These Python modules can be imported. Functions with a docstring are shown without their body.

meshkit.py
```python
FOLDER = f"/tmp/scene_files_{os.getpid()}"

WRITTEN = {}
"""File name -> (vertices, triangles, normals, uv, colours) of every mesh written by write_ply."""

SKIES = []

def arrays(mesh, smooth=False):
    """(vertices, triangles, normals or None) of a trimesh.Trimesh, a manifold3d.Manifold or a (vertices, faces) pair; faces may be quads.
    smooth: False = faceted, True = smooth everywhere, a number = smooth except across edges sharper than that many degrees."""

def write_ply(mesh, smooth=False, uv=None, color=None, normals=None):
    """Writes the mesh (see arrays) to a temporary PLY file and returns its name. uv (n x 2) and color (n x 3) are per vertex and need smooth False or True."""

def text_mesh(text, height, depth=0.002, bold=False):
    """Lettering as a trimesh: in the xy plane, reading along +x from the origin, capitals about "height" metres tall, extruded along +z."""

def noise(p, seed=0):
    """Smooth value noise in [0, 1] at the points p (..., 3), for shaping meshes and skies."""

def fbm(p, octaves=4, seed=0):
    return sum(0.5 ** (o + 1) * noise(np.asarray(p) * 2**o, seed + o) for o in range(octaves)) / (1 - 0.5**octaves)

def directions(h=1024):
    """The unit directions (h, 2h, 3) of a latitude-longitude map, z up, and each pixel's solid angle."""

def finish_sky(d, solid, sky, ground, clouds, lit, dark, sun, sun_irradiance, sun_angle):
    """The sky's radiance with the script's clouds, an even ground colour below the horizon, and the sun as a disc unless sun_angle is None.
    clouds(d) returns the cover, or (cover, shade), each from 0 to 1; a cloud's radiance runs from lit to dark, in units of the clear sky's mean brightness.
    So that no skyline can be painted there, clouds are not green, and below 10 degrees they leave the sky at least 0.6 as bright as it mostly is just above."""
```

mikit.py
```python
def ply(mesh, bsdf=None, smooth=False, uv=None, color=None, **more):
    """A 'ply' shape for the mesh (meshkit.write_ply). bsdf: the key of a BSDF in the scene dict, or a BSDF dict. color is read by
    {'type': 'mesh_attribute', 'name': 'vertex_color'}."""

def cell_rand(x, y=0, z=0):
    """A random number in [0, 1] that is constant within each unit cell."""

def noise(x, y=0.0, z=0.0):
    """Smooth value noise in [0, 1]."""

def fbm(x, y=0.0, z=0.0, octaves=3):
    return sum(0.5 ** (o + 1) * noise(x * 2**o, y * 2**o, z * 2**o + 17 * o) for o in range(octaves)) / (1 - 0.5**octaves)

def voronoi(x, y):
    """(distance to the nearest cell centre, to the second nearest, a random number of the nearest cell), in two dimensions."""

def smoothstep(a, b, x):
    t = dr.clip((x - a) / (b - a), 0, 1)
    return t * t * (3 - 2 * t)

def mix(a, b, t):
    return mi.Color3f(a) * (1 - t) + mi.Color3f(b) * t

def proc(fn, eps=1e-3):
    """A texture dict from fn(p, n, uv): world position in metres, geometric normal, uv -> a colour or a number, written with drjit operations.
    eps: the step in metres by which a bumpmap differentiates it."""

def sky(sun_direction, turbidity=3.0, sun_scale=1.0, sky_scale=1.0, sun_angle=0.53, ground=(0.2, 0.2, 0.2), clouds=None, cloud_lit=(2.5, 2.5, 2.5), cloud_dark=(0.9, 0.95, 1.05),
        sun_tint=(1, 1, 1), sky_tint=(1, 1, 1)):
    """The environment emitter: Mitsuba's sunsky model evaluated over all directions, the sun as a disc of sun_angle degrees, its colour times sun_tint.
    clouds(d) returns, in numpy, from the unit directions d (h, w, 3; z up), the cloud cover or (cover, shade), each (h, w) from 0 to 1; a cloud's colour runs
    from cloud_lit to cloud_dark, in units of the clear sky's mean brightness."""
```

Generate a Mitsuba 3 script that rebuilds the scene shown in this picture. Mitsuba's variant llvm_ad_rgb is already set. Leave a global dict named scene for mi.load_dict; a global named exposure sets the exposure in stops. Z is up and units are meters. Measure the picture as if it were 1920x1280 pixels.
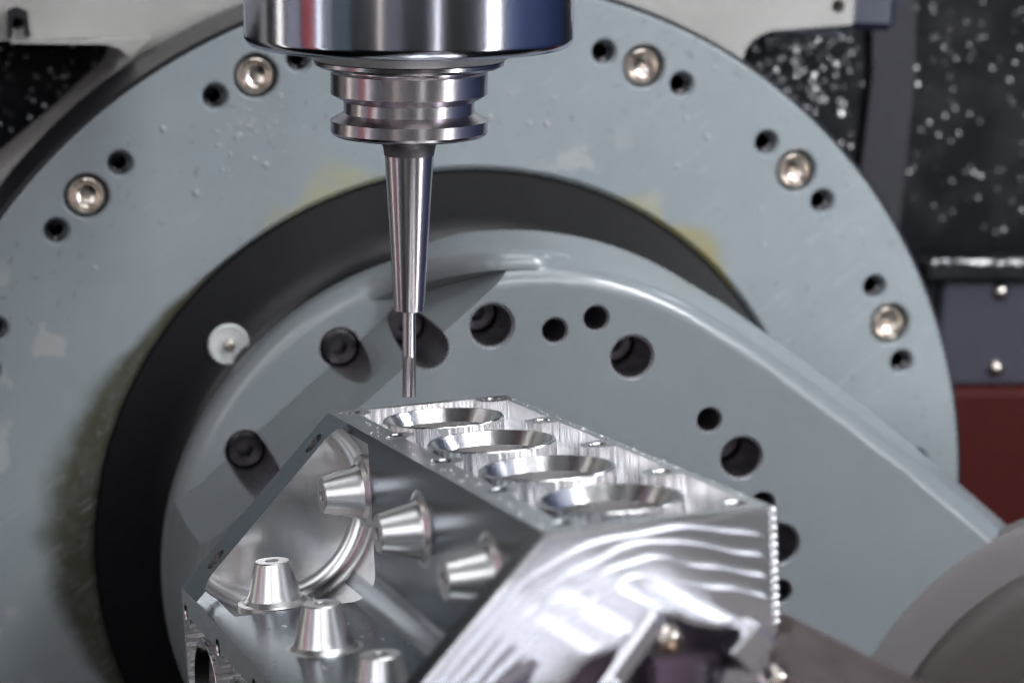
import math, random
import numpy as np
import trimesh
import manifold3d as m3
import shapely.geometry as sg
import drjit as dr
import mitsuba as mi
import mikit
from mikit import noise, fbm, smoothstep, mix, proc

T4 = mi.ScalarTransform4f
random.seed(7)
rng = np.random.default_rng(7)
scene, labels = {"type": "scene"}, {}

# ------------------------------------------------------------------ camera, lamps, exposure
exposure = 0.18
CAM = np.array([0.04095, -0.95515, 0.23034])
DIR = np.array([0.0, 0.977124, -0.212669])
CUP = np.array([-0.009159, 0.212660, 0.977083])
scene["camera"] = {
    "type": "thinlens", "fov": 23.576, "fov_axis": "x", "near_clip": 0.02, "far_clip": 30.0,
    "aperture_radius": 0.0050, "focus_distance": 0.938,
    "to_world": T4().look_at(origin=CAM.tolist(), target=(CAM + DIR).tolist(), up=CUP.tolist()),
}


def thing(key, label, cat=None, group=None, kind=None):
    d = {"label": label}
    if cat: d["category"] = cat
    if group: d["group"] = group
    if kind: d["kind"] = kind
    labels[key] = d
    return key


def mat4(o, x, y, z):
    M = np.eye(4)
    M[:3, 0], M[:3, 1], M[:3, 2], M[:3, 3] = x, y, z, o
    return M


WORLD = np.eye(4)


def facing(pos, target, up=(0, 0, 1)):
    """frame at pos whose z axis points at target"""
    z = np.asarray(target, float) - pos
    z /= np.linalg.norm(z)
    x = np.cross(up, z)
    x /= np.linalg.norm(x)
    return mat4(np.asarray(pos, float), x, np.cross(z, x), z)


def put(key, mesh, bsdf, M=WORLD, smooth=30, **more):
    scene[key] = mikit.ply(mesh, bsdf, smooth, to_world=T4(M.tolist()), **more)
    return key


def box(sx, sy, sz, c=(0, 0, 0), bev=0.0):
    """a box with chamfered edges, centred at c"""
    h = np.array([sx, sy, sz]) / 2
    pts = []
    for s in np.ndindex(2, 2, 2):
        s = np.array(s) * 2 - 1
        for k in range(3):
            q = h - bev
            q[k] = h[k]
            pts.append(s * q)
    return m3.Manifold.hull_points(np.array(pts if bev else [np.array(s) * 2 - 1 for s in np.ndindex(2, 2, 2)] * h if not bev else pts) + np.array(c)) if bev else m3.Manifold.cube([sx, sy, sz], True).translate(list(c))


def cyl(r, z0, z1, x=0, y=0, r2=None, seg=64):
    return m3.Manifold.cylinder(z1 - z0, r, r if r2 is None else r2, seg).translate([x, y, z0])


def revolve(profile, seg=128):
    """closed profile of (r, z) turned about z"""
    return m3.Manifold.revolve(m3.CrossSection([np.array(profile, float)], m3.FillRule.NonZero), seg)


def prism(poly, z0, z1):
    p = sg.polygon.orient(poly if isinstance(poly, sg.Polygon) else sg.Polygon(poly))
    loops = [np.array(p.exterior.coords)[:-1]] + [np.array(i.coords)[:-1] for i in p.interiors]
    return m3.Manifold.extrude(m3.CrossSection(loops, m3.FillRule.EvenOdd), z1 - z0).translate([0, 0, z0])


def lamp(key, sx, sy, pos, target, rgb, label):
    """a lamp box: a housing with an emitting diffuser on its front"""
    M = facing(pos, target)
    thing(key, label, "lamp")
    put(key + "__housing", box(sx + 0.02, sy + 0.02, 0.03, (0, 0, -0.018)), "dark_plastic", M, False)
    scene[key + "__diffuser"] = {"type": "rectangle", "to_world": T4((M @ np.diag([sx / 2, sy / 2, 1, 1])).tolist()), "bsdf": {"type": "ref", "id": "white_paint"},
                                 "emitter": {"type": "area", "radiance": {"type": "rgb", "value": list(rgb)}}}


lamp("key_lamp", 0.13, 0.70, (1.02, -0.56, 0.72), (0.0, 0.15, -0.05), (46, 47, 48), "upper strip lamp on the right hand door post, out of the picture")
lamp("strip_lamp", 0.11, 0.70, (1.02, -0.56, -0.02), (0.0, 0.0, 0.02), (9, 9.2, 9.5), "lower strip lamp on the right hand door post, out of the picture")
lamp("front_fill_right", 2.20, 1.05, (1.75, -2.4, 1.32), (0.1, 0.2, -0.05), (4.2, 4.25, 4.3), "added wide fill light behind the camera on the right, out of the picture")  # soft front light added for the flange and the deck
lamp("front_fill_left", 2.20, 1.40, (-0.55, -2.4, 0.95), (0.1, 0.2, -0.05), (2.2, 2.25, 2.35), "added wide dim fill light behind the camera on the left, out of the picture")  # added panel that brightens the left treads and the deck
lamp("top_fill", 0.80, 0.60, (0.30, -0.20, 1.15), (0.15, 0.05, 0.0), (3.4, 3.5, 3.6), "added soft fill light high above the block, out of the picture")  # added overhead light that makes the rounded step edges shine
lamp("edge_fill_left", 0.34, 0.34, (-0.55, -0.90, 0.85), (0.05, -0.2, 0.0), (2.2, 2.2, 2.3), "added small square fill light high on the left beside the camera, out of the picture")  # weak light added to put highlights on the left step edges

lamp("rear_lamp", 0.30, 0.90, (1.07, 0.43, 0.42), (0.25, 0.15, -0.02), (21, 21.5, 22), "strip lamp on the right rear wall beside the flange, out of the picture")


def post_lamp(key, deg, wid, rad, value, label):
    a = math.radians(deg)
    lamp(key, 2 * rad * math.tan(math.radians(wid / 2)), 1.30, (rad * math.sin(a), -rad * math.cos(a), 0.30), (0, 0, 0.30), value, label)


post_lamp("left_post_glow", -94.5, 5.0, 1.12, (1.25, 1.15, 1.0), "added glow on the pale left door post, out of the picture")  # door post given an added glow for its bright reflection on the spindle
post_lamp("pale_post_glow", -59.5, 3.2, 1.12, (1.35, 1.4, 1.5), "added glow on a narrow pale post at the left of the door opening, out of the picture")  # pale post made to glow, added for the stripe it reflects
post_lamp("warm_strip_lamp", -16.5, 0.9, 1.70, (2.6, 2.2, 1.9), "thin warm strip lamp behind the camera, out of the picture")
post_lamp("thin_strip_lamp", 21.6, 1.1, 1.70, (4.5, 4.5, 4.7), "thin white strip lamp behind the camera on the right, out of the picture")

# ------------------------------------------------------------------ materials
RO = np.array([0.013544, 0.200063, -0.115265])
RX = np.array([0.968917, 0.243457, -0.043905]); RY = np.array([0.043627, 0.006536, 0.999026]); RZ = np.array([0.243507, -0.969890, -0.004289])
RM = mat4(RO, RX, RY, RZ)
BO = np.array([-0.032458, -0.001517, -0.006968])
BU = np.array([0.319666, -0.942767, 0.094887]); BV = np.array([0.945875, 0.323436, 0.026627]); BN = np.array([-0.055793, 0.081240, 0.995132])
BM = mat4(BO, BU, BV, BN)


def loc(p, o, a):
    return (p.x - float(o[0])) * float(a[0]) + (p.y - float(o[1])) * float(a[1]) + (p.z - float(o[2])) * float(a[2])


def rgb(*c):
    return {"type": "rgb", "value": list(c)}


def ring_paint(p, n, uv):
    x, y, z = loc(p, RO, RX), loc(p, RO, RY), loc(p, RO, RZ)
    r = dr.sqrt(x * x + y * y)
    a = dr.atan2(x, y)                                      # 0 = up, clockwise
    base = mix((0.202, 0.231, 0.247), (0.232, 0.258, 0.271), fbm(x * 40, y * 40, z * 40, 4))
    # dried coolant that has stained the paint along the bore: ragged patches, and a wide olive band with shade painted in
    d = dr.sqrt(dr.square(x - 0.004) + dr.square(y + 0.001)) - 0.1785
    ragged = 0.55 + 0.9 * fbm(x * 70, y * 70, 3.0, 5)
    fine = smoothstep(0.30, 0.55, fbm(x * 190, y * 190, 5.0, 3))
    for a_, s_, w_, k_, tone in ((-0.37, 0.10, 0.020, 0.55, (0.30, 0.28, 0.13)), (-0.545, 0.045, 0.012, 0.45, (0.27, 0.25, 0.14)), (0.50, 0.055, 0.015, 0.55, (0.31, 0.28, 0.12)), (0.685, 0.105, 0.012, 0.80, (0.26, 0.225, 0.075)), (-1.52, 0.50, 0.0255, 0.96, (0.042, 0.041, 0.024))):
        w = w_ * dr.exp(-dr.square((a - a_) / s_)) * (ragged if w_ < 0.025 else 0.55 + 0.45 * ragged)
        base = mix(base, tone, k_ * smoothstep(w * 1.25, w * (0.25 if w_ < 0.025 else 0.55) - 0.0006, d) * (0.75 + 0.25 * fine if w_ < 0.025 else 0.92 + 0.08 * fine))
    # pale splashes and faint smears
    spl = smoothstep(0.69, 0.76, fbm(x * 55 + 9, y * 55, 2.0, 4)) * smoothstep(0.45, 0.6, noise(x * 11, y * 11 + 3))
    base = mix(base, (0.13, 0.14, 0.145), 0.6 * smoothstep(0.90, 0.95, noise(x * 420, y * 420, 7.0)) * smoothstep(0.45, 0.6, noise(x * 25, y * 25, 2.0)))
    scuff = smoothstep(0.80, 0.88, noise(x * 60 + y * 45, (y - 0.8 * x) * 900, 1.0)) * smoothstep(0.60, 0.70, noise(x * 14 + 4, y * 14, 6.0))
    base = mix(base, (0.32, 0.34, 0.35), 0.28 * scuff)
    return mix(base, (0.36, 0.355, 0.35), 0.5 * spl)


def arm_paint(p, n, uv):
    x, y, z = loc(p, RO, RX), loc(p, RO, RY), loc(p, RO, RZ)
    base = mix((0.146, 0.165, 0.177), (0.170, 0.188, 0.198), fbm(x * 35, y * 35, z * 35, 4))
    spl = smoothstep(0.72, 0.78, fbm(x * 80, y * 80, z * 80, 4)) * smoothstep(0.5, 0.6, noise(x * 16 + 5, y * 16))
    return mix(base, (0.20, 0.20, 0.19), 0.5 * spl)


def peel(p, n, uv):
    return fbm(p.x * 220, p.y * 220, p.z * 220, 2)


def streaks(p, n, uv):
    """milling marks that run along the block's n axis on upright faces, along u on level ones"""
    u, v, w = loc(p, BO, BU), loc(p, BO, BV), loc(p, BO, BN)
    return noise(u * 700, v * 700, w * 12) + 0.6 * noise(u * 2200, v * 2200, w * 20)


def dents(p, n, uv):
    u, v, w = loc(p, BO, BU), loc(p, BO, BV), loc(p, BO, BN)
    return fbm(u * 120, v * 260, w * 260, 3) + 0.35 * noise(u * 900, v * 300, w * 300)


def tool_marks(p, n, uv):
    return noise(p.z * 4200, 0.5, 0.0) + 0.5 * noise(p.z * 1900, 3.5, 0.0)


def scratch(p, n, uv):
    return fbm(p.x * 500, p.y * 500, p.z * 60, 2)


def conductor(alpha, material="Al", spec=1.0, bump=None, scale=0.0, eps=2e-4):
    b = {"type": "roughconductor", "material": material, "alpha": alpha, "distribution": "ggx", "specular_reflectance": rgb(spec, spec, spec) if np.isscalar(spec) else rgb(*spec)}
    if bump is not None:
        b = {"type": "bumpmap", "nested_texture": proc(bump, eps), "scale": scale, "bsdf": b}
    return {"type": "twosided", "bsdf": b}


def paint(color, rough, bump=None, scale=0.0, **more):
    b = {"type": "principled", "base_color": color if isinstance(color, dict) else rgb(*color), "roughness": rough, **more}
    if bump is not None:
        b = {"type": "bumpmap", "nested_texture": proc(bump), "scale": scale, "bsdf": b}
    return {"type": "twosided", "bsdf": b}


def casting_tone(p, n, uv):
    return mix((0.23, 0.225, 0.21), (0.37, 0.36, 0.345), fbm(p.x * 30, p.y * 30, p.z * 30, 5))


def plate_tone(p, n, uv):
    u, v, w = loc(p, BO, BU), loc(p, BO, BV), loc(p, BO, BN)
    return mix((0.095, 0.072, 0.068), (0.145, 0.112, 0.107), fbm(u * 60, v * 300, w * 300, 4))


def grime(p, n, uv):
    return mix((0.004, 0.005, 0.007), (0.016, 0.016, 0.018), smoothstep(0.35, 0.75, fbm(p.x * 45, p.y * 45, p.z * 45, 4)))


MATS = {
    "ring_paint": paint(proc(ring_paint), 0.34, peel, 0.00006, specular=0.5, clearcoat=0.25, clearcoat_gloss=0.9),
    "arm_paint": paint(proc(arm_paint), 0.30, peel, 0.00004, specular=0.35, clearcoat=1.0, clearcoat_gloss=0.99),
    "rim_black": paint((0.012, 0.012, 0.015), 0.32, peel, 0.00006),
    "seal_rubber": paint((0.006, 0.006, 0.0075), 0.30, peel, 0.00004, specular=0.28, clearcoat=0.25, clearcoat_gloss=0.9),
    "dark_bore_steel": conductor(0.16, "Cr", 0.55),
    "black_oxide": conductor(0.055, "Cr", 0.15),
    "chrome": conductor(0.045, "Cr", (1.0, 0.95, 0.80)),
    "spindle_steel": conductor(0.024, "Al", (0.76, 0.79, 0.88), scratch, 0.0000015),
    "nose_steel": conductor(0.24, "Al", 0.85, tool_marks, 0.000004),
    "holder_steel": conductor(0.055, "Cr", (1.0, 0.985, 0.96), tool_marks, 0.0000012),
    "neck_steel": conductor(0.25, "Cr", 0.28),
    "carbide": conductor(0.16, "Cr", 0.42),
    "aluminium": conductor(0.05, "Al", 0.98, streaks, 0.000022),
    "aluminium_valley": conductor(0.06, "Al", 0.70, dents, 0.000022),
    "aluminium_dark": conductor(0.055, "Al", (0.40, 0.43, 0.45), dents, 0.000022),
    "aluminium_turned": conductor(0.10, "Al", 0.93),
    "aluminium_rough": conductor(0.075, "Al", (0.80, 0.81, 0.85), dents, 0.000003),
    "plate_steel": paint(proc(plate_tone), 0.45, dents, 0.00003, metallic=0.55),
    "casting": paint(proc(casting_tone), 0.55, peel, 0.0003),
    "dark_panel": paint(proc(grime), 0.5, specular=0.10),
    "navy_paint": paint((0.016, 0.022, 0.042), 0.3),
    "lilac_panel": paint((0.045, 0.044, 0.060), 0.5, specular=0.2),
    "red_cover_paint": paint((0.045, 0.005, 0.004), 0.5, specular=0.15),
    "grey_strip": paint((0.034, 0.032, 0.040), 0.6, specular=0.2),
    "collar_paint": paint((0.115, 0.108, 0.110), 0.4, peel, 0.0001, specular=0.25),
    "boss_shade_paint": paint((0.048, 0.039, 0.038), 0.45, peel, 0.0001, specular=0.25),  # brown cover tone has a red reflection and shade painted in
    "arch_fill_paint": paint((0.075, 0.050, 0.075), 0.22, dents, 0.0002, clearcoat=0.7),
    "white_plastic": paint((0.62, 0.64, 0.64), 0.3),
    "white_paint": paint((0.8, 0.8, 0.8), 0.5),
    "dark_plastic": paint((0.03, 0.03, 0.035), 0.4),
    "pale_panel": paint((0.36, 0.36, 0.43), 0.5),
    "beige_panel": paint((0.62, 0.57, 0.50), 0.5),
    "slate_panel": paint((0.10, 0.14, 0.16), 0.5),
    "blue_panel": paint((0.05, 0.08, 0.20), 0.4),
    "red_panel": paint((0.50, 0.06, 0.06), 0.5),
    "swarf": conductor(0.19, "Al", 0.9),
    "coolant": {"type": "plastic", "int_ior": 1.4, "diffuse_reflectance": rgb(0.31, 0.32, 0.325)},
}
scene.update(MATS)

# ------------------------------------------------------------------ machine wall behind the ring (x, y of the ring's plane, metres)
thing("machine_casting", "pale grey cast machine wall behind the upper edge of the round flange", "machine wall")
outer = sg.Polygon([(-0.52, -0.45), (-0.52, 0.60), (0.2165, 0.60), (0.2175, 0.246), (0.1728, 0.2415), (0.1638, 0.2375), (0.160, 0.232), (0.150, 0.20), (0.0, 0.1), (-0.1, -0.45)]).buffer(-0.002).buffer(0.002)
win = sg.Polygon([(-0.42, 0.2215), (-0.2317, 0.2236), (-0.170, 0.2274), (-0.1595, 0.2226), (-0.162, 0.212), (-0.186, 0.188), (-0.2162, 0.1613), (-0.25, 0.128), (-0.36, -0.02), (-0.42, -0.02)]).buffer(-0.004).buffer(0.004)
body = prism(outer.difference(win), -0.135, -0.075)
for x, y, r in ((-0.2094, 0.2343, 0.0042), (0.2086, 0.2552, 0.0036)):
    body -= cyl(r, -0.12, 0.0, x, y, seg=32)
put("machine_casting__wall", body, "casting", RM)
ridge = [(-0.2120, 0.2248), (-0.1789, 0.2262), (-0.1461, 0.2296), (-0.1560, 0.2195), (-0.1610, 0.2235), (-0.1680, 0.2255)]
put("machine_casting__lip", prism(ridge, -0.0745, -0.062), "casting", RM)
put("machine_casting__bracket", prism([(-0.2135, 0.2262), (-0.2135, 0.2395), (-0.2098, 0.2412), (-0.2048, 0.2395), (-0.2030, 0.2275), (-0.2055, 0.2275), (-0.2060, 0.2352), (-0.2100, 0.2368), (-0.2115, 0.2350), (-0.2115, 0.2262)], -0.0745, -0.070), "black_oxide", RM)
thing("splash_guard", "black oily splash guard panel in the opening at the upper left", "panel")
put("splash_guard", prism([(-0.50, -0.10), (-0.50, 0.245), (-0.135, 0.245), (-0.135, -0.10)], -0.168, -0.160), "dark_panel", RM)
thing("inner_door_panel", "black wet inner panel covered with coolant drops at the upper right", "panel")
put("inner_door_panel", prism([(0.10, 0.104), (0.10, 0.60), (0.62, 0.60), (0.62, 0.104)], -0.205, -0.190), "dark_panel", RM)
thing("navy_cover", "dark navy sheet cover beside the pale casting at the upper right", "cover")
put("navy_cover", box(0.030, 0.30, 0.05, (0.2335, 0.392, -0.115), 0.004), "navy_paint", RM)
put("navy_cover__flange", box(0.050, 0.005, 0.06, (0.192, 0.2405, -0.117), 0.0015), "navy_paint", RM)


thing("lilac_band", "dark lilac band running down the wet black panel", "strip")
put("lilac_band", prism([(0.258, 0.40), (0.288, 0.40), (0.302, 0.21), (0.300, 0.11), (0.272, 0.11), (0.276, 0.21)], -0.1895, -0.183), "grey_strip", RM, 30)  # flat dark band in place of a vague upright smear

thing("wet_ledge", "narrow wet metal ledge under the black panel at the right edge", "ledge")
put("wet_ledge", box(0.34, 0.010, 0.055, (0.470, 0.1035, -0.166), 0.002), "dark_panel", RM)
thing("lower_cover", "dark lilac grey cover plate with two bright bolts right of the flange", "cover")
put("lower_cover__plate", box(0.34, 0.062, 0.02, (0.485, 0.0665, -0.158), 0.002), "lilac_panel", RM)
put("lower_cover__post", box(0.022, 0.075, 0.02, (0.309, 0.066, -0.163), 0.002), "dark_panel", RM)
thing("red_cover", "dark red machine cover at the right edge below the lilac grey plate", "cover")
put("red_cover", box(0.42, 0.26, 0.03, (0.515, -0.095, -0.155), 0.004), "red_cover_paint", RM)


def dome_bolt(r, h):
    pr = [(0, 0)] + [(r, 0), (r, 0.25 * h)] + [(r * math.cos(t), 0.25 * h + 0.75 * h * math.sin(t)) for t in np.linspace(0.1, np.pi / 2, 14)]
    pr[-1] = (0, h)
    return revolve(pr, 40)


for k, (x, y) in enumerate([(0.3505, 0.0912), (0.3520, 0.0462)]):
    put("lower_cover__bolt" + ("_%03d" % k if k else ""), dome_bolt(0.0048, 0.005), "chrome", RM @ mat4(np.array([x, y, -0.148]), *np.eye(3)), 40)

# metal flakes tilted towards the lamp, added as the glints of coolant drops
vs, fs, nv = [], [], 0
flakes = []
for _ in range(330):
    flakes.append((0.18 + 0.26 * rng.random(), 0.115 + 0.15 * rng.random() ** 0.8, -0.1885, 0.0005 + 0.0007 * rng.random()))
for _ in range(110):
    flakes.append((0.190 + 0.075 * rng.random(), 0.185 + 0.050 * rng.random(), -0.1885, 0.0007 + 0.0008 * rng.random()))
for _ in range(170):
    flakes.append((0.303 + 0.075 * rng.random(), 0.1094 + 0.0010 * rng.random(), -0.139 + 0.003 * rng.random(), 0.0007 + 0.0009 * rng.random()))
for _ in range(130):
    flakes.append((-0.235 + 0.075 * rng.random(), 0.14 + 0.08 * rng.random(), -0.1590, 0.0004 + 0.0005 * rng.random()))
chip0 = trimesh.creation.icosphere(subdivisions=1)
for x, y, z, r in flakes:
    v = chip0.vertices * np.array([r, r * (0.7 + 0.6 * rng.random()), r * 0.22])
    tilt = trimesh.transformations.euler_matrix(*(rng.normal(0, 0.20, 2) + [-0.30, -0.05]), rng.random() * 6.28, "rzxy" if False else "sxyz")[:3, :3]
    v = v @ tilt.T + [x, y, z]
    vs.append(v); fs.append(chip0.faces + nv); nv += len(v)
thing("glint_flakes", "scattered bright flakes added as drop glints on the dark panels and ledge behind the flange", "chips", kind="stuff")
put("glint_flakes", (np.vstack(vs), np.vstack(fs)), "swarf", RM, False)

# ------------------------------------------------------------------ round flange
A0, DA, DH, RB = math.radians(-2.916), math.radians(22.605), math.radians(5.009), 0.2428
thing("round_flange", "large pale blue grey painted round flange with bolt groups along its rim", "machine flange")
BX, BY, BRAD = 0.0040, -0.0010, 0.1785
flange = revolve([(0, -0.06), (0.2660, -0.06), (0.2660, -0.0008), (0.2650, 0.0), (0, 0.0)], 360)
flange -= (cyl(BRAD, -0.1, 0.1, seg=360) + cyl(BRAD, -0.0022, 0.0002, r2=BRAD + 0.0024, seg=360)).translate([BX, BY, 0])
cut = []
spots_b, spots_h = [], []
for k in range(-4, 6):
    a = A0 + k * DA
    spots_b.append((RB * math.sin(a), RB * math.cos(a)))
    for s in (-1, 1):
        spots_h.append((RB * math.sin(a + s * DH), RB * math.cos(a + s * DH)))
for x, y in spots_b:
    cut.append(cyl(0.0103, -0.014, 0.01, x, y, seg=64) + cyl(0.0103, -0.0012, 0.0004, x, y, r2=0.0117))
for x, y in spots_h:
    cut.append(cyl(0.0056, -0.045, 0.01, x, y, seg=48) + cyl(0.0056, -0.0016, 0.0004, x, y, r2=0.0072))
flange -= m3.Manifold.batch_boolean(cut, m3.OpType.Add)
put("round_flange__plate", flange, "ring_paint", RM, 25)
put("round_flange__rim", revolve([(0.2661, -0.06), (0.2682, -0.06), (0.2682, -0.0022), (0.2672, -0.0010), (0.2661, -0.0010)], 360), "rim_black", RM, 25)  # near black band round the flange edge
# socket screws: a polished dished head with a hexagon socket
pr = [(0, -0.013), (0.0096, -0.013), (0.0098, -0.006), (0.0094, -0.0035), (0.0085, -0.0015), (0.0074, -0.0008)] + [(0.0068 * math.cos(t), -0.0012 - 0.0042 * math.sin(t)) for t in np.linspace(0.05, np.pi / 2, 12)]
pr[-1] = (0, -0.0054)
screw = revolve(pr, 72)
hexcut = m3.Manifold.cylinder(0.006, 0.0030, 0.0030, 6).translate([0, 0, -0.0098])
screw -= hexcut
p_screw = mikit.ply(screw, "chrome", 35)
bush = revolve([(0.0034, -0.030), (0.0056, -0.030), (0.0056, -0.006), (0.0051, -0.005), (0.0034, -0.0062)], 40)
p_bush = mikit.ply(bush, "black_oxide", 30)
for i, (x, y) in enumerate(spots_b):
    scene["round_flange__screw" + ("_%03d" % i if i else "")] = {**p_screw, "to_world": T4((RM @ mat4(np.array([x, y, 0.0]), *np.eye(3))).tolist())}
for i, (x, y) in enumerate(spots_h):
    scene["round_flange__thread_bush" + ("_%03d" % i if i else "")] = {**p_bush, "to_world": T4((RM @ mat4(np.array([x, y, 0.0]), *np.eye(3))).tolist())}

vs, fs, nv = [], [], 0
bead = trimesh.creation.icosphere(subdivisions=2)
for _ in range(95):
    if rng.random() < 0.55:
        x, y = -0.1035 + 0.010 * rng.standard_normal(), 0.196 + 0.012 * rng.standard_normal()
    else:
        a, r = -1.0 + 2.2 * rng.random(), 0.190 + 0.07 * rng.random()
        x, y = r * math.sin(a), r * math.cos(a)
    if math.hypot(x, y) < 0.186 or min(math.hypot(x - q[0], y - q[1]) for q in spots_b + spots_h) < 0.014:
        continue
    r = 0.0004 + 0.0011 * rng.random() ** 2
    v = bead.vertices * np.array([r, r * (1 + 0.5 * rng.random()), r * 0.55]) + [x, y, 0.0001]
    vs.append(v); fs.append(bead.faces + nv); nv += len(v)
thing("coolant_drops", "small pale coolant drops on the round flange left of the tool holder", "drops", kind="stuff")
put("coolant_drops", (np.vstack(vs), np.vstack(fs)), "coolant", RM, True)

thing("shaft_seal", "black shaft seal ring between the round flange and the swivel arm", "seal ring")
put("shaft_seal__ring", revolve([(0.10, -0.03), (0.1783, -0.03), (0.1783, -0.0035), (0.1770, -0.0020), (0.1560, 0.0), (0.1460, 0.0012), (0.1420, 0.004), (0.1400, 0.040), (0.10, 0.040)], 256).translate([BX, BY, 0]), "seal_rubber", RM, 40)
plug = [(0, 0), (0.0098, 0), (0.0098, 0.0014), (0.0090, 0.0024)] + [(0.0088 * math.cos(t) , 0.0024 - 0.0012 * math.sin(t)) for t in np.linspace(0.2, 1.2, 6)] + [(0.0034, 0.0013), (0, 0.0013)]
put("shaft_seal__plug", revolve(plug, 64), "white_plastic", RM @ mat4(np.array([-0.1137, 0.0928, 0.0006]), *np.eye(3)), 35)
put("shaft_seal__plug__screw", dome_bolt(0.0030, 0.0034) - m3.Manifold.cylinder(0.01, 0.0013, 0.0013, 6).translate([0, 0, 0.0018]), "chrome", RM @ mat4(np.array([-0.1137, 0.0928, 0.0019]), *np.eye(3)), 40)
labels["shaft_seal__plug"] = {"label": "round white plug in the black seal ring"}

# ------------------------------------------------------------------ swivel arm
thing("swivel_arm", "pale blue grey painted swivel arm with rounded edge bolted to the round hub", "machine arm")
hub_r = 0.1475
prof = [(0.02, 0.020)] + [(0.138, 0.020), (0.1450, 0.030), (hub_r, 0.040)] + [(hub_r - 0.009 + 0.009 * math.cos(t), 0.0465 + 0.009 * math.sin(t)) for t in np.linspace(0.1, np.pi / 2, 8)] + [(0.02, 0.0555)]
hub = revolve(prof, 256)


ARM_BASE = [(0.010 + 0.161 * math.sin(t), -0.004 + 0.161 * math.cos(t)) for t in np.radians(np.linspace(-75, 34, 60))] + [(x, 0.1257 - 0.62 * (x - 0.1085) - 0.55 * (x - 0.1085) ** 2) for x in np.linspace(0.112, 0.42, 40)] + [(0.60, -0.60), (0.20, -0.60)]


LT, LB = np.array([-0.0005, 0.1525]), np.array([-0.0715, 0.0860])      # left wall, top edge (z = 0.105)
ld = (LT - LB) / np.linalg.norm(LT - LB)
ln = np.array([-ld[1], ld[0]])                                          # points up and left


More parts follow.
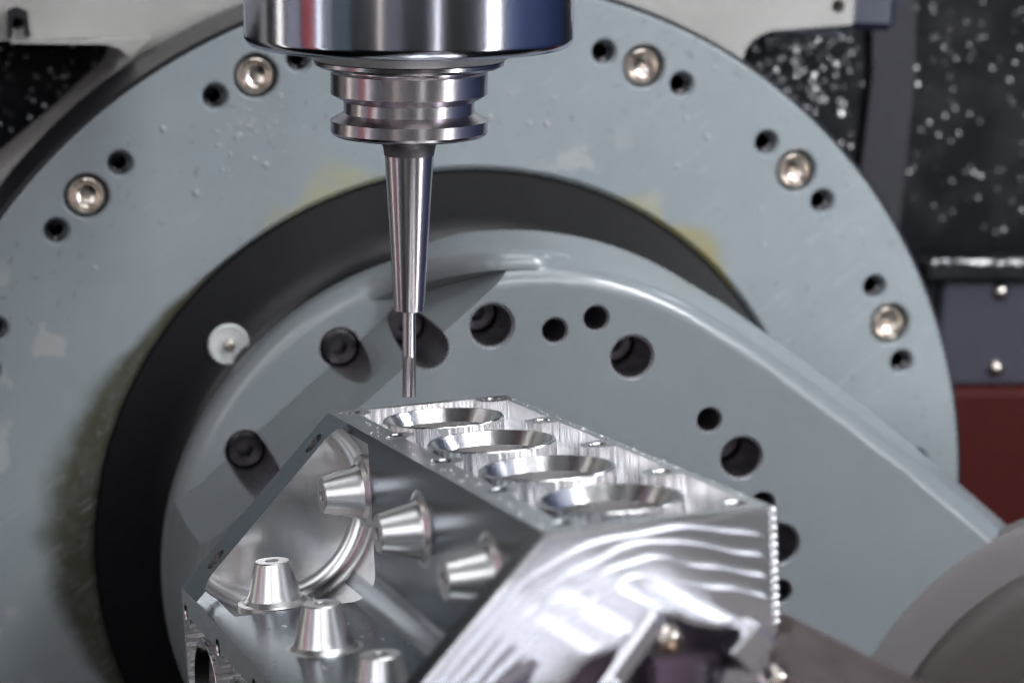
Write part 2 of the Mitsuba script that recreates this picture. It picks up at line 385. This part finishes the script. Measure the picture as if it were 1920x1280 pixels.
def arm_layer(z, off, shift):
    """section of the arm at height z: shrunk by off on its rounded side, its left wall moved outwards by shift"""
    disc = sg.Point(0, 0).buffer(0.1468, 96)
    right = [p for p in ARM_BASE if p[0] > -0.04]
    poly = sg.MultiPoint(right + list(disc.exterior.coords)).convex_hull.buffer(-off, 32)
    p0 = LT + ln * shift
    half = sg.Polygon([p0 + ld * 0.9, p0 - ld * 0.9, p0 - ld * 0.9 - ln * 1.5, p0 + ld * 0.9 - ln * 1.5])
    c = np.array(poly.intersection(half).exterior.coords)[:-1]
    return np.c_[c, np.full(len(c), z)]


layers = []
ZT, ZB, DRAFT, ER = 0.105, 0.050, 0.0066, 0.0090
for z, off in [(ZB, 0.0), (0.5 * (ZB + ZT), 0.5 * DRAFT)] + [(ZT - ER * (1 - math.sin(t)), DRAFT + ER * (1 - math.cos(t))) for t in np.linspace(0.1, np.pi / 2, 8)]:
    layers.append(arm_layer(z, off, 0.0095 * (ZT - z) / (ZT - ZB)))
arm = m3.Manifold.hull_points(np.vstack(layers))
# the hub's raised rim runs on to the left of the arm and dies away
rim = None
prev = None
for a in np.radians(np.linspace(-26, 26, 40)):
    f = min(1.0, (math.degrees(a) + 26) / 24)
    f = f * f * (3 - 2 * f)
    g = min(1.0, max(0.0, (26 - math.degrees(a)) / 24))
    f *= g * g * (3 - 2 * g)
    zt = 0.0552 + 0.0470 * f
    r1, q = hub_r + 0.0090 * f, 0.009 - 0.002 * f
    prof = [(r1 - 0.018 - 0.012 * f, 0.05), (r1, 0.05)] + [(r1 - q + q * math.cos(t), zt - q + q * math.sin(t)) for t in np.linspace(0, np.pi / 2, 8)] + [(r1 - q - 0.001, zt)]
    sec = np.array([(r * math.sin(a), r * math.cos(a), max(z, 0.05)) for r, z in prof])
    if prev is not None:
        h = m3.Manifold.hull_points(np.vstack([prev, sec]))
        rim = h if rim is None else rim + h
    prev = sec
whole = hub + arm + rim
holes_a = [(-0.1209, 0.0202), (-0.1122, 0.0557), (-0.0707, 0.1032), (-0.0410, 0.1140)]
holes_b = [(-0.0129, 0.1237), (0.0522, 0.1095), (0.1073, 0.0626), (0.1286, 0.0212)]
holes_s = [(0.0158, 0.1216), (0.0345, 0.1272), (0.0906, 0.0805), (0.1193, 0.0405), (0.1309, -0.0015)]
cut = [cyl(0.0098, 0.0440, 0.2, x, y) for x, y in holes_a] + [cyl(0.0100, 0.066, 0.2, x, y) + cyl(0.0100, 0.1042, 0.1056, x, y, r2=0.0112) for x, y in holes_b]
cut += [cyl(0.0060, 0.040, 0.2, x, y, seg=48) + cyl(0.0060, 0.1045, 0.1056, x, y, r2=0.0068, seg=48) for x, y in holes_s]
solid = whole
whole -= m3.Manifold.batch_boolean(cut, m3.OpType.Add)
put("swivel_arm__body", whole, "arm_paint", RM, 28)
cap = revolve([(0, 0), (0.0082, 0), (0.0084, 0.0005), (0.0084, 0.0085), (0.0078, 0.0097), (0.0068, 0.0100), (0, 0.0100)], 56) - m3.Manifold.cylinder(0.02, 0.0040, 0.0040, 6).translate([0, 0, 0.0045])
p_cap = mikit.ply(cap, "black_oxide", 30)
for i, (x, y) in enumerate(holes_a + holes_b):
    z = 0.0442 if i < 4 else 0.0662
    scene["swivel_arm__cap_screw" + ("_%03d" % i if i else "")] = {**p_cap, "to_world": T4((RM @ mat4(np.array([x, y, z]), *np.eye(3))).tolist())}
# steel liners added so that the bores look dark
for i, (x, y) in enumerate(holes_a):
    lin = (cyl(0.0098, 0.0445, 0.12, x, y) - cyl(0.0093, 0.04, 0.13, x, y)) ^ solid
    put("swivel_arm__dark_open_liner" + ("_%03d" % i if i else ""), lin, "dark_bore_steel", RM, 30)
lin_b = mikit.ply(m3.Manifold.cylinder(0.037, 0.00995, 0.00995, 64) - m3.Manifold.cylinder(0.05, 0.0094, 0.0094, 64).translate([0, 0, -0.001]), "dark_bore_steel", 30)
lin_s = mikit.ply(revolve([(0, 0), (0.00595, 0), (0.00595, 0.0635), (0.0055, 0.0635), (0.0055, 0.001), (0, 0.001)], 48), "dark_bore_steel", 30)
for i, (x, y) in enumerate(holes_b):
    scene["swivel_arm__dark_bore_liner" + ("_%03d" % i if i else "")] = {**lin_b, "to_world": T4((RM @ mat4(np.array([x, y, 0.0662]), *np.eye(3))).tolist())}
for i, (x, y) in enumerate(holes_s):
    scene["swivel_arm__dark_hole_liner" + ("_%03d" % i if i else "")] = {**lin_s, "to_world": T4((RM @ mat4(np.array([x, y, 0.0402]), *np.eye(3))).tolist())}

thing("table_drive_housing", "round drive housing, brownish with reflection and shade painted in, on the arm at the lower right corner", "machine housing")
HM = RM @ mat4(np.array([0.300, -0.100, 0.0]), *np.eye(3))
put("table_drive_housing__collar", revolve([(0.09, 0.100), (0.1380, 0.100), (0.1370, 0.1054), (0.1340, 0.1066), (0.1280, 0.1076), (0.1150, 0.1086), (0.09, 0.1086)], 200), "collar_paint", HM, 40)
put("table_drive_housing__cover", revolve([(0, 0.105), (0.1160, 0.105), (0.1150, 0.1100), (0.1110, 0.1140), (0.1030, 0.1165), (0.080, 0.1180), (0, 0.1180)], 200), "boss_shade_paint", HM, 40)

# ------------------------------------------------------------------ spindle, holder, cutter (turned about the world's z axis)
SEG = 256
thing("spindle", "polished steel machine spindle with mirror finish hanging at the top", "spindle")
hs = [(0.0, 0.1398)] + [(0.0585, 0.1394)] + [(0.0639 - 0.0045 + 0.0045 * math.sin(t), 0.1440 - 0.0045 * math.cos(t)) for t in np.linspace(0, np.pi / 2, 9)] + [(0.0639, 0.42), (0.0, 0.42)]
put("spindle__housing", revolve(hs, SEG), "spindle_steel", smooth=30)
put("spindle__nose_cone", revolve([(0, 0.1330), (0.0371, 0.1343), (0.0455, 0.1393), (0.0, 0.1393)], SEG), "nose_steel", smooth=20)
put("spindle__nose_ring", revolve([(0.0300, 0.1316), (0.0350, 0.1314), (0.0369, 0.1325), (0.0371, 0.1340), (0.0300, 0.1340)], SEG), "holder_steel", smooth=20)
thing("tool_holder", "steel tool holder with grooved flange and slim tapered nose under the spindle", "tool holder")
fl = [(0, 0.1020), (0.0265, 0.1042), (0.0290, 0.1047), (0.0302, 0.1054), (0.0307, 0.1064), (0.0307, 0.1108), (0.0256, 0.1137), (0.0256, 0.1181), (0.0306, 0.1210), (0.0306, 0.1292), (0.0298, 0.1300), (0.0285, 0.1300), (0.0285, 0.1325), (0, 0.1325)]
put("tool_holder__flange", revolve(fl, SEG), "holder_steel", smooth=20)
nk = [(0, 0.0968), (0.0098, 0.0968), (0.0100, 0.0985), (0.0103, 0.1000), (0.0109, 0.1016), (0.0119, 0.1030), (0.0136, 0.1046), (0, 0.1046)]
put("tool_holder__neck", revolve(nk, 128), "neck_steel", smooth=40)
put("tool_holder__nose", revolve([(0.0027, 0.0349), (0.0057, 0.0347), (0.0060, 0.0350), (0.00965, 0.0967), (0.0096, 0.0969), (0, 0.0969), (0, 0.037), (0.0027, 0.037)], 128), "holder_steel", smooth=20)

thing("end_mill", "slim carbide end mill with straight flutes clamped in the tapered tool holder", "end mill")
put("end_mill__shank", cyl(0.00266, 0.0160, 0.040, seg=64), "holder_steel", smooth=30)
cs = m3.CrossSection.circle(0.00266, 64)
for k in range(3):
    a = k * 2 * np.pi / 3 + 0.25
    q = sg.Point(0.00255 * math.cos(a), 0.00255 * math.sin(a)).buffer(0.00095, 24)
    t2 = sg.Polygon([(0.0016 * math.cos(a + 0.5), 0.0016 * math.sin(a + 0.5)), (0.004 * math.cos(a - 0.1), 0.004 * math.sin(a - 0.1)), (0.004 * math.cos(a + 0.9), 0.004 * math.sin(a + 0.9))])
    cs -= m3.CrossSection([np.array(sg.polygon.orient(q.union(t2).convex_hull).exterior.coords)[:-1]])
fl = m3.Manifold.extrude(cs, 0.0172, 40, 14.0).translate([0, 0, -0.0004])
fl -= m3.Manifold.cylinder(0.0012, 0.0014, 0.0, 24).translate([0, 0, -0.0006])
put("end_mill__flutes", fl, "carbide", smooth=35)

# ------------------------------------------------------------------ workpiece (u along the block, v across the deck, n off the deck)
L = 0.26222
thing("engine_block", "bright milled aluminium V engine block demonstration workpiece below the cutter", "workpiece")


def xs(poly, u0, u1):
    """prism of a polygon given in (v, n), along u"""
    # local x = v, y = n, z = u  ->  (u, v, n)
    return prism(poly, u0, u1).transform(np.array([[0, 0, 1, 0], [1, 0, 0, 0], [0, 1, 0, 0]], float))


def deckprism(poly, n0, n1):
    """prism of a polygon given in (u, v), along n"""
    return prism(poly, n0, n1)


def mirror(m):
    """the other bank: (u, v, n) -> (u, -n - c, -v - c)"""
    c = 0.0636
    return m.transform(np.array([[1, 0, 0, 0], [0, 0, -1, -c], [0, -1, 0, -c]], float))


sect = [(0.0, 0.0), (0.0751, 0.0), (0.0751, -0.0400), (-0.0236, -0.1387), (-0.0636, -0.1387), (-0.0636, -0.0636)]
blk = xs(sect, 0.0, L)
# the valley: a sharp V that blends into the end plate with a round dish
tri = sg.Polygon([(0.0, 0.0), (0.0, -0.0636), (-0.25, -0.0636), (-0.25, 0.19), (0.0, 0.19)]).buffer(-0.010, join_style=2).buffer(0.010, 48)
valley = xs(tri.intersection(sg.box(-0.085, -0.2, 0.2, 0.022)), 0.0300, L - 0.010)
# a round pocket with a filleted floor is sunk into the end plate
rings = [(0.0330 + 0.0080 * math.sin(t), 0.0215 + 0.0090 * (1 - math.cos(t))) for t in np.linspace(0, np.pi / 2, 9)]
pocket = revolve([(0, 0.0215)] + rings + [(0.0410, 0.0600), (0, 0.0600)], 160)
pocket = pocket.transform(np.array([[0, 0, 1, 0], [1, 0, 0, -0.0310], [0, 1, 0, -0.0305]], float))
valley += pocket
# deck cutters
UC = [0.0374 + 0.06116 * k for k in range(4)]
VC = 0.0368
UB = [0.0072, 0.0680, 0.1292, 0.1904, 0.2510]


def deck_cut(shift=0.0):
    p = sg.box(0.0032, 0.0098, L - 0.005, 0.0715).buffer(-0.004).buffer(0.004)
    for u in UB:
        for v in (0.0092, 0.0670):
            p = p.difference(sg.Point(u, v).buffer(0.0066, 24).union(sg.box(u - 0.0066, v - 0.02 if v < 0.03 else v, u + 0.0066, v if v < 0.03 else v + 0.02)))
    p = p.buffer(0.0012).buffer(-0.0012)
    # the small end mill has left a wavy wall all the way round
    ring = p.exterior
    pts = []
    for q in np.arange(0, ring.length, 0.0004):
        a, b = ring.interpolate(q), ring.interpolate((q + 1e-4) % ring.length)
        d = np.array([b.x - a.x, b.y - a.y]); d /= np.linalg.norm(d) + 1e-12
        w = 0.00022 * (0.5 + 0.5 * math.sin(q * 2 * np.pi / 0.0034)) + 0.00012 * math.sin(q * 2 * np.pi / 0.0113)
        pts.append((a.x + d[1] * w, a.y - d[0] * w))
    p = sg.Polygon(pts).buffer(0)
    if p.geom_type != "Polygon":
        p = max(p.geoms, key=lambda g: g.area)
    c = deckprism(p, -0.0075, 0.01)
    for u in UB:
        for v in (0.0092, 0.0670):
            c += cyl(0.0033, -0.02, 0.01, u, v, seg=32) + cyl(0.0033, -0.0006, 0.0002, u, v, r2=0.0041, seg=32)
    for u in UC:
        c += cyl(0.0190, -0.075, 0.01, u, VC, seg=96)
    return c


cut = deck_cut()
blk = blk - cut - mirror(cut)
# screw holes in the slanted edge of the end plate
S2 = math.sqrt(0.5)
for d in (0.0136, 0.0730):
    h = m3.Manifold.cylinder(0.03, 0.0046, 0.0046, 40).translate([0, 0, -0.02])
    Mh = np.array([[1, 0, 0, 0.0125], [0, S2, -S2, -d * S2], [0, S2, S2, -d * S2]], float)
    blk -= h.transform(Mh)
valley_part = valley
blk -= valley
body_mesh = blk
tm = body_mesh.to_mesh()
V, Fc = np.array(tm.vert_properties[:, :3], float), np.array(tm.tri_verts)
cen = V[Fc].mean(1)
nrm = np.cross(V[Fc[:, 1]] - V[Fc[:, 0]], V[Fc[:, 2]] - V[Fc[:, 0]])
nrm /= np.linalg.norm(nrm, axis=1, keepdims=True) + 1e-20
# valley and slanted faces get their own skins (darker tint), the rest is the body
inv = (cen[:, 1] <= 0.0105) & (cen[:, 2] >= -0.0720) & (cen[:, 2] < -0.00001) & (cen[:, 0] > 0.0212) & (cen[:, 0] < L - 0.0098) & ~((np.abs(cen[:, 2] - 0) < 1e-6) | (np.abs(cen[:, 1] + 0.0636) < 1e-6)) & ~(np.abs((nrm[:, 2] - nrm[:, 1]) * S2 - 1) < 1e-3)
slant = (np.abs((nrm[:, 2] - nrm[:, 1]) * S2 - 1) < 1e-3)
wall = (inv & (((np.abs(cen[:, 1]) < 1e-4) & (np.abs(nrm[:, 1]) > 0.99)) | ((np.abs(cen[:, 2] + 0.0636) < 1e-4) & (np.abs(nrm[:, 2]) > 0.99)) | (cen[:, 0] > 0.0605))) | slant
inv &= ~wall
put("engine_block__body", (V, Fc[~inv & ~wall]), "aluminium", BM, 30)
put("engine_block__valley", (V, Fc[wall]), "aluminium_dark", BM, 40)
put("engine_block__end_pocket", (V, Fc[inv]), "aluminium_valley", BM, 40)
labels["engine_block__valley"] = {"label": "dark mirror like V shaped valley of the block"}
# cylinder sleeves
an = np.linspace(0, 2 * np.pi, 432, endpoint=False)
lobes = 0.0237 + 0.00010 * np.sin(48 * an) + 0.00007 * np.sin(17 * an + 1.0)
wavy = m3.Manifold.extrude(m3.CrossSection([np.c_[lobes * np.cos(an), lobes * np.sin(an)]]), 0.008).translate([0, 0, -0.0080])
slv = wavy ^ revolve([(0.0190, -0.0080), (0.0240, -0.0080), (0.0240, -0.0010), (0.0234, -0.0003), (0.02235, -0.0003), (0.0190, -0.0052)], 144)
p_slv = mikit.ply(slv, "aluminium", 20)
flip = np.array([[1, 0, 0, 0], [0, 0, -1, -0.0636], [0, -1, 0, -0.0636], [0, 0, 0, 1]], float)
slv2 = mikit.ply(mirror(slv.translate([0, VC, 0])), "aluminium", 20)
i = 0
for u in UC:
    scene["engine_block__cylinder_sleeve" + ("_%03d" % i if i else "")] = {**p_slv, "to_world": T4((BM @ mat4(np.array([u, VC, 0]), *np.eye(3))).tolist())}
    i += 1
for u in UC[:3]:
    scene["engine_block__cylinder_sleeve_%03d" % i] = {**slv2, "to_world": T4((BM @ mat4(np.array([u, 0, 0]), *np.eye(3))).tolist())}
    i += 1
# cone bosses on the valley walls
boss = revolve([(0.0022, 0.0100), (0.0022, 0.0156), (0.0028, 0.0160), (0.0064, 0.0160), (0.0069, 0.0156), (0.0098, 0.0035), (0.0106, 0.0016), (0.0122, 0.0004), (0.0140, 0.0), (0.0140, -0.004), (0, -0.004), (0, 0.0100)], 72)
p_boss = mikit.ply(boss, "aluminium_turned", 22)
i = 0
for u in (0.0470, 0.1265, 0.2060):                      # on the right wall, pointing left (-v)
    scene["engine_block__boss" + ("_%03d" % i if i else "")] = {**p_boss, "to_world": T4((BM @ mat4(np.array([u, 0.0, -0.0240]), (1, 0, 0), (0, 0, 1.0), (0, -1.0, 0))).tolist())}
    i += 1
for u in (0.0440, 0.1210, 0.1980):                      # on the floor wall, pointing up (+n)
    scene["engine_block__boss_%03d" % i] = {**p_boss, "to_world": T4((BM @ mat4(np.array([u, -0.0360, -0.0636]), (1, 0, 0), (0, 1.0, 0), (0, 0, 1.0))).tolist())}
    i += 1

# the near end: roughing terraces, each step nearer and lower than the one before, then a broad shelf over a dark arch
ST = [
    [(75.0, -1.0), (66.0, -1.2), (49, -1.0), (30, -0.8), (10, -0.6), (2.0, -1.5), (-5, -7.6), (-18, -20.0), (-34, -36.6)],
    [(71.0, -8.5), (57.5, -4.9), (49.9, -3.2), (42.3, -2.6), (27.1, -2.8), (12.1, -5.0), (-5, -11.8), (-18, -23.4), (-34, -39.6)],
    [(69.4, -13.3), (54.7, -9.4), (45.7, -6.9), (39.7, -5.2), (32.2, -4.6), (24.7, -5.2), (14.1, -8.2), (3.5, -12.6), (-5, -16.4), (-18, -26.9), (-34, -42.6)],
    [(67.6, -18.0), (51.9, -14.0), (42.9, -11.6), (35.5, -9.0), (29.6, -8.2), (22.1, -9.2), (10.0, -14.0), (-5, -20.6), (-18, -30.6), (-34, -45.7)],
    [(66.0, -23.0), (52.1, -19.0), (40.2, -16.2), (32.1, -12.9), (25.5, -12.1), (18.0, -13.6), (10.5, -17.9), (-5, -24.6), (-18, -34.4), (-34, -48.9)],
    [(48.5, -23.4), (43.5, -21.6), (29.1, -18.7), (24.1, -15.6), (19.1, -15.4), (13.3, -18.8), (-4, -25.5), (-18, -37.2), (-34, -52.0)],
]
UST = [L, L + 0.0034, L + 0.0068, L + 0.0102, L + 0.0136, L + 0.0430]
base_ok = sg.Polygon([(-0.2, 0.1), (0.2, 0.1), (0.2, 0.085), (-0.085, -0.2), (-0.2, -0.2)])


def curve(pts, n=70):
    from scipy.interpolate import PchipInterpolator
    p = np.array(pts) / 1000
    s = np.r_[0, np.cumsum(np.linalg.norm(np.diff(p, axis=0), axis=1))]
    t = np.linspace(0, s[-1], n)
    c = np.c_[PchipInterpolator(s, p[:, 0])(t), PchipInterpolator(s, p[:, 1])(t)]
    return c


def bevelled(poly, u0, u1, b=0.0005):
    """prism with a rounded front edge"""
    fs_ = np.linspace(0, np.pi / 2, 6)
    parts = [xs(poly, u0, u1 - b)]
    for a, c in zip(fs_[:-1], fs_[1:]):
        parts.append(xs(poly.buffer(-b * (1 - math.cos((a + c) / 2))), u1 - b - 1e-5, u1 - b * (1 - math.sin(c))))
    return m3.Manifold.batch_boolean(parts, m3.OpType.Add)


terr = None
for k in range(6):
    c = curve(ST[k]) - np.array([0, 0.00042 * min(k, 4)])
    wob = 0.00035 * np.sin(np.linspace(0, 22 + 5 * k, len(c)) + k)
    c[1:-1, 1] += wob[1:-1]
    vr, nr = c[0]
    ns = np.arange(nr - 0.0011, -0.060, -0.0011)
    right = np.c_[vr + 0.0006 * np.where(np.arange(len(ns)) % 2 == 0, -1, 0.2), ns]
    left_end = c[-1] + np.array([-0.7, -0.7]) * 0.04
    pts = np.vstack([c[::-1], right, [(vr, -0.11)], [(-0.05, -0.13)], [left_end]])
    poly = sg.Polygon(pts).buffer(0).intersection(base_ok)
    if poly.geom_type != "Polygon":
        poly = max(poly.geoms, key=lambda g: g.area)
    u0 = L - 0.012 if k == 0 else UST[k - 1] - 0.0015
    m = bevelled(poly, u0 if k else L - 0.009, UST[k])
    if k == 0:
        m = xs(poly.intersection(sg.Polygon(sect)), L - 0.009, L + 0.0002)
    terr = m if terr is None else terr + m
    if k == 5:
        arch = poly.buffer(-0.0016)
        low = sg.Polygon(np.vstack([curve(ST[5])[::-1] - [0, 0.0033], [(0.0485, -0.2), (-0.1, -0.2)]])).buffer(0).intersection(arch)
        if low.geom_type != "Polygon":
            low = max(low.geoms, key=lambda g: g.area)
        terr -= xs(low, L + 0.0165, L + 0.2)
put("engine_block__terraced_end", terr, "aluminium_rough", BM, 35)
ball = m3.Manifold.sphere(0.0017, 20)
put("engine_block__scalloped_edge", m3.Manifold.batch_boolean([ball.translate([L - 0.0004, 0.0746, -0.0014 - 0.0027 * k]) for k in range(14)], m3.OpType.Add), "aluminium", BM, 40)
labels["engine_block__scalloped_edge"] = {"label": "scalloped right hand corner edge of the block"}
labels["engine_block__terraced_end"] = {"label": "near end of the block with wavy stepped roughing cuts"}

# fine swarf that lies in the valley, on the deck rim and in the bores
vs, fs, nv = [], [], 0
for _ in range(150):
    k = rng.random()
    if k < 0.45:
        p0 = (0.03 + 0.20 * rng.random(), -0.060 + 0.052 * rng.random() ** 0.7, -0.0634)
    elif k < 0.75:
        p0 = (0.004 + 0.25 * rng.random(), 0.0015 + 0.006 * rng.random(), 0.0002)
    else:
        p0 = (0.004 + 0.25 * rng.random(), 0.0730 + 0.0016 * rng.random(), 0.0002)
    r = 0.00022 + 0.00045 * rng.random() ** 2
    v = chip0.vertices * np.array([r * (1 + 1.6 * rng.random()), r * 0.6, r * 0.35])
    v = v @ trimesh.transformations.euler_matrix(*rng.normal(0, 0.5, 2), rng.random() * 6.28)[:3, :3].T + p0
    vs.append(v); fs.append(chip0.faces + nv); nv += len(v)
thing("fine_swarf", "tiny bright chips lying in the valley and on the deck rim of the block", "chips", kind="stuff")
put("fine_swarf", (np.vstack(vs), np.vstack(fs)), "swarf", BM, False)

# ------------------------------------------------------------------ fixture under the block; s = (-v + n) / sqrt 2 is off the plate, t = (v + n) / sqrt 2 along it
FM = BM @ mat4(np.zeros(3), (1, 0, 0), (0, S2, S2), (0, -S2, S2))
thing("fixture_plate", "brownish scratched steel fixture plate under the block at the lower right", "fixture plate")
put("fixture_plate", box(0.60, 0.20, 0.030, (0.18, 0.0315 - 0.10, -0.0817 - 0.015), 0.0006), "plate_steel", FM, False)
bolt = revolve([(0, 0), (0.0042, 0), (0.0042, 0.0046), (0.0038, 0.0052), (0, 0.0052)], 40) - m3.Manifold.cylinder(0.01, 0.0021, 0.0021, 6).translate([0, 0, 0.0025])
p_bolt = mikit.ply(bolt, "chrome", 30)


def at_uvn(u, v, n, R=((0, 1, 0), (0, 0, 1), (1, 0, 0))):
    return BM @ mat4(np.array([u, v, n]), np.array(R[0], float), np.array(R[1], float), np.array(R[2], float))


thing("clamp_strap", "pale slanted clamp strap lying inside the dark arch of the block", "clamp")
put("clamp_strap__bar", box(0.034, 0.0065, 0.006, (0, 0, 0), 0.0012), "aluminium_rough", at_uvn(L + 0.046, 0.0060, -0.0300, ((0, 0.66, 0.75), (0, -0.75, 0.66), (1, 0, 0))), False)
put("clamp_strap__foot", box(0.016, 0.012, 0.010, (0, 0, 0), 0.0015), "aluminium_rough", at_uvn(L + 0.048, -0.0010, -0.0420, ((0, 0.8, 0.6), (0, -0.6, 0.8), (1, 0, 0))), False)
scene["clamp_strap__bolt"] = {**p_bolt, "to_world": T4(at_uvn(L + 0.044, 0.0195, -0.0232, ((0, 1, 0), (0.5, 0, 0.866), (0.866, 0, -0.5))).tolist())}
thing("dark_arch_fill", "added dark purplish fill standing for the dark reflection in the arch of the block", "dark fill")
put("dark_arch_fill", xs(sg.Polygon([(0.047, -0.026), (0.020, -0.0205), (0.012, -0.022), (-0.020, -0.037), (-0.045, -0.062), (-0.020, -0.095), (0.030, -0.075), (0.0475, -0.060)]), L + 0.0155, L + 0.024), "arch_fill_paint", BM, 30)  # dark fill added where the arch only reflects a dark floor
put("dark_arch_fill__pad", box(0.012, 0.024, 0.014, (L + 0.030, 0.030, -0.040), 0.002), "arch_fill_paint", BM, False)
thing("side_clamp", "small bright side clamp with serrated edge below the right corner of the block", "clamp")
put("side_clamp__jaw", box(0.012, 0.0095, 0.010, (0, 0, 0), 0.0008), "aluminium_rough", at_uvn(L + 0.044, 0.0455, -0.0300, ((0, 0.75, 0.66), (0, -0.66, 0.75), (1, 0, 0))), False)
zig = [(0.0, 0.0), (0.011, 0.0), (0.010, -0.016)] + [(0.009 - 0.0005 * k, -0.0165 - 0.0004 * k) for k in range(2)] + [(-0.0010 + 0.0012 * (k % 2), -0.016 + 0.0016 * k) for k in range(10)]
put("side_clamp__serrated_base", prism(zig, -0.004, 0.004), "aluminium_rough", at_uvn(L + 0.042, 0.0370, -0.0360), False)
thing("clamp_screw", "small bright clamp screw on the plate right of the serrated clamp", "screw")
scene["clamp_screw"] = {**p_bolt, "to_world": T4(at_uvn(L + 0.030, 0.0590, -0.0440, ((0, 1, 0), (0.5, 0, 0.866), (0.866, 0, -0.5))).tolist())}

# ------------------------------------------------------------------ what the polished steel mirrors: the machine's doors and covers round the spindle, outside the picture


def around(key, deg0, deg1, mat, label, cat, rad=1.15, z0=-0.35, z1=1.1, thick=0.02):
    """upright panel seen from the spindle between two directions (degrees right of the camera's direction)"""
    a0, a1 = math.radians(deg0), math.radians(deg1)
    p0 = np.array([rad * math.sin(a0), -rad * math.cos(a0)]); p1 = np.array([rad * math.sin(a1), -rad * math.cos(a1)])
    d = p1 - p0; ln_ = np.linalg.norm(d); d /= ln_
    M = mat4(np.array([*(p0 + p1) / 2, (z0 + z1) / 2]), np.array([d[0], d[1], 0]), np.array([0, 0, 1.0]), np.array([d[1], -d[0], 0]))
    thing(key, label, cat)
    put(key, box(ln_, z1 - z0, thick), mat, M, False)


around("left_window_panel", -88, -75, "pale_panel", "pale machine door panel on the left, outside the picture", "panel")
around("red_banner", -73, -63, "red_panel", "red upright panel on the left, outside the picture", "panel")
around("lilac_post", -55.5, -50, "pale_panel", "lilac upright post on the left, outside the picture", "post")
around("slate_door", -49, -37, "slate_panel", "slate grey machine door on the left, outside the picture", "door")
around("lilac_screen", -14, -2, "pale_panel", "wide lilac screen behind the camera, outside the picture", "screen", rad=1.7)
around("pale_door_post", 15, 19, "pale_panel", "pale door post on the right behind the camera, outside the picture", "post", rad=1.7)
around("navy_door", 72, 135, "blue_panel", "blue painted machine door on the right, outside the picture", "door")
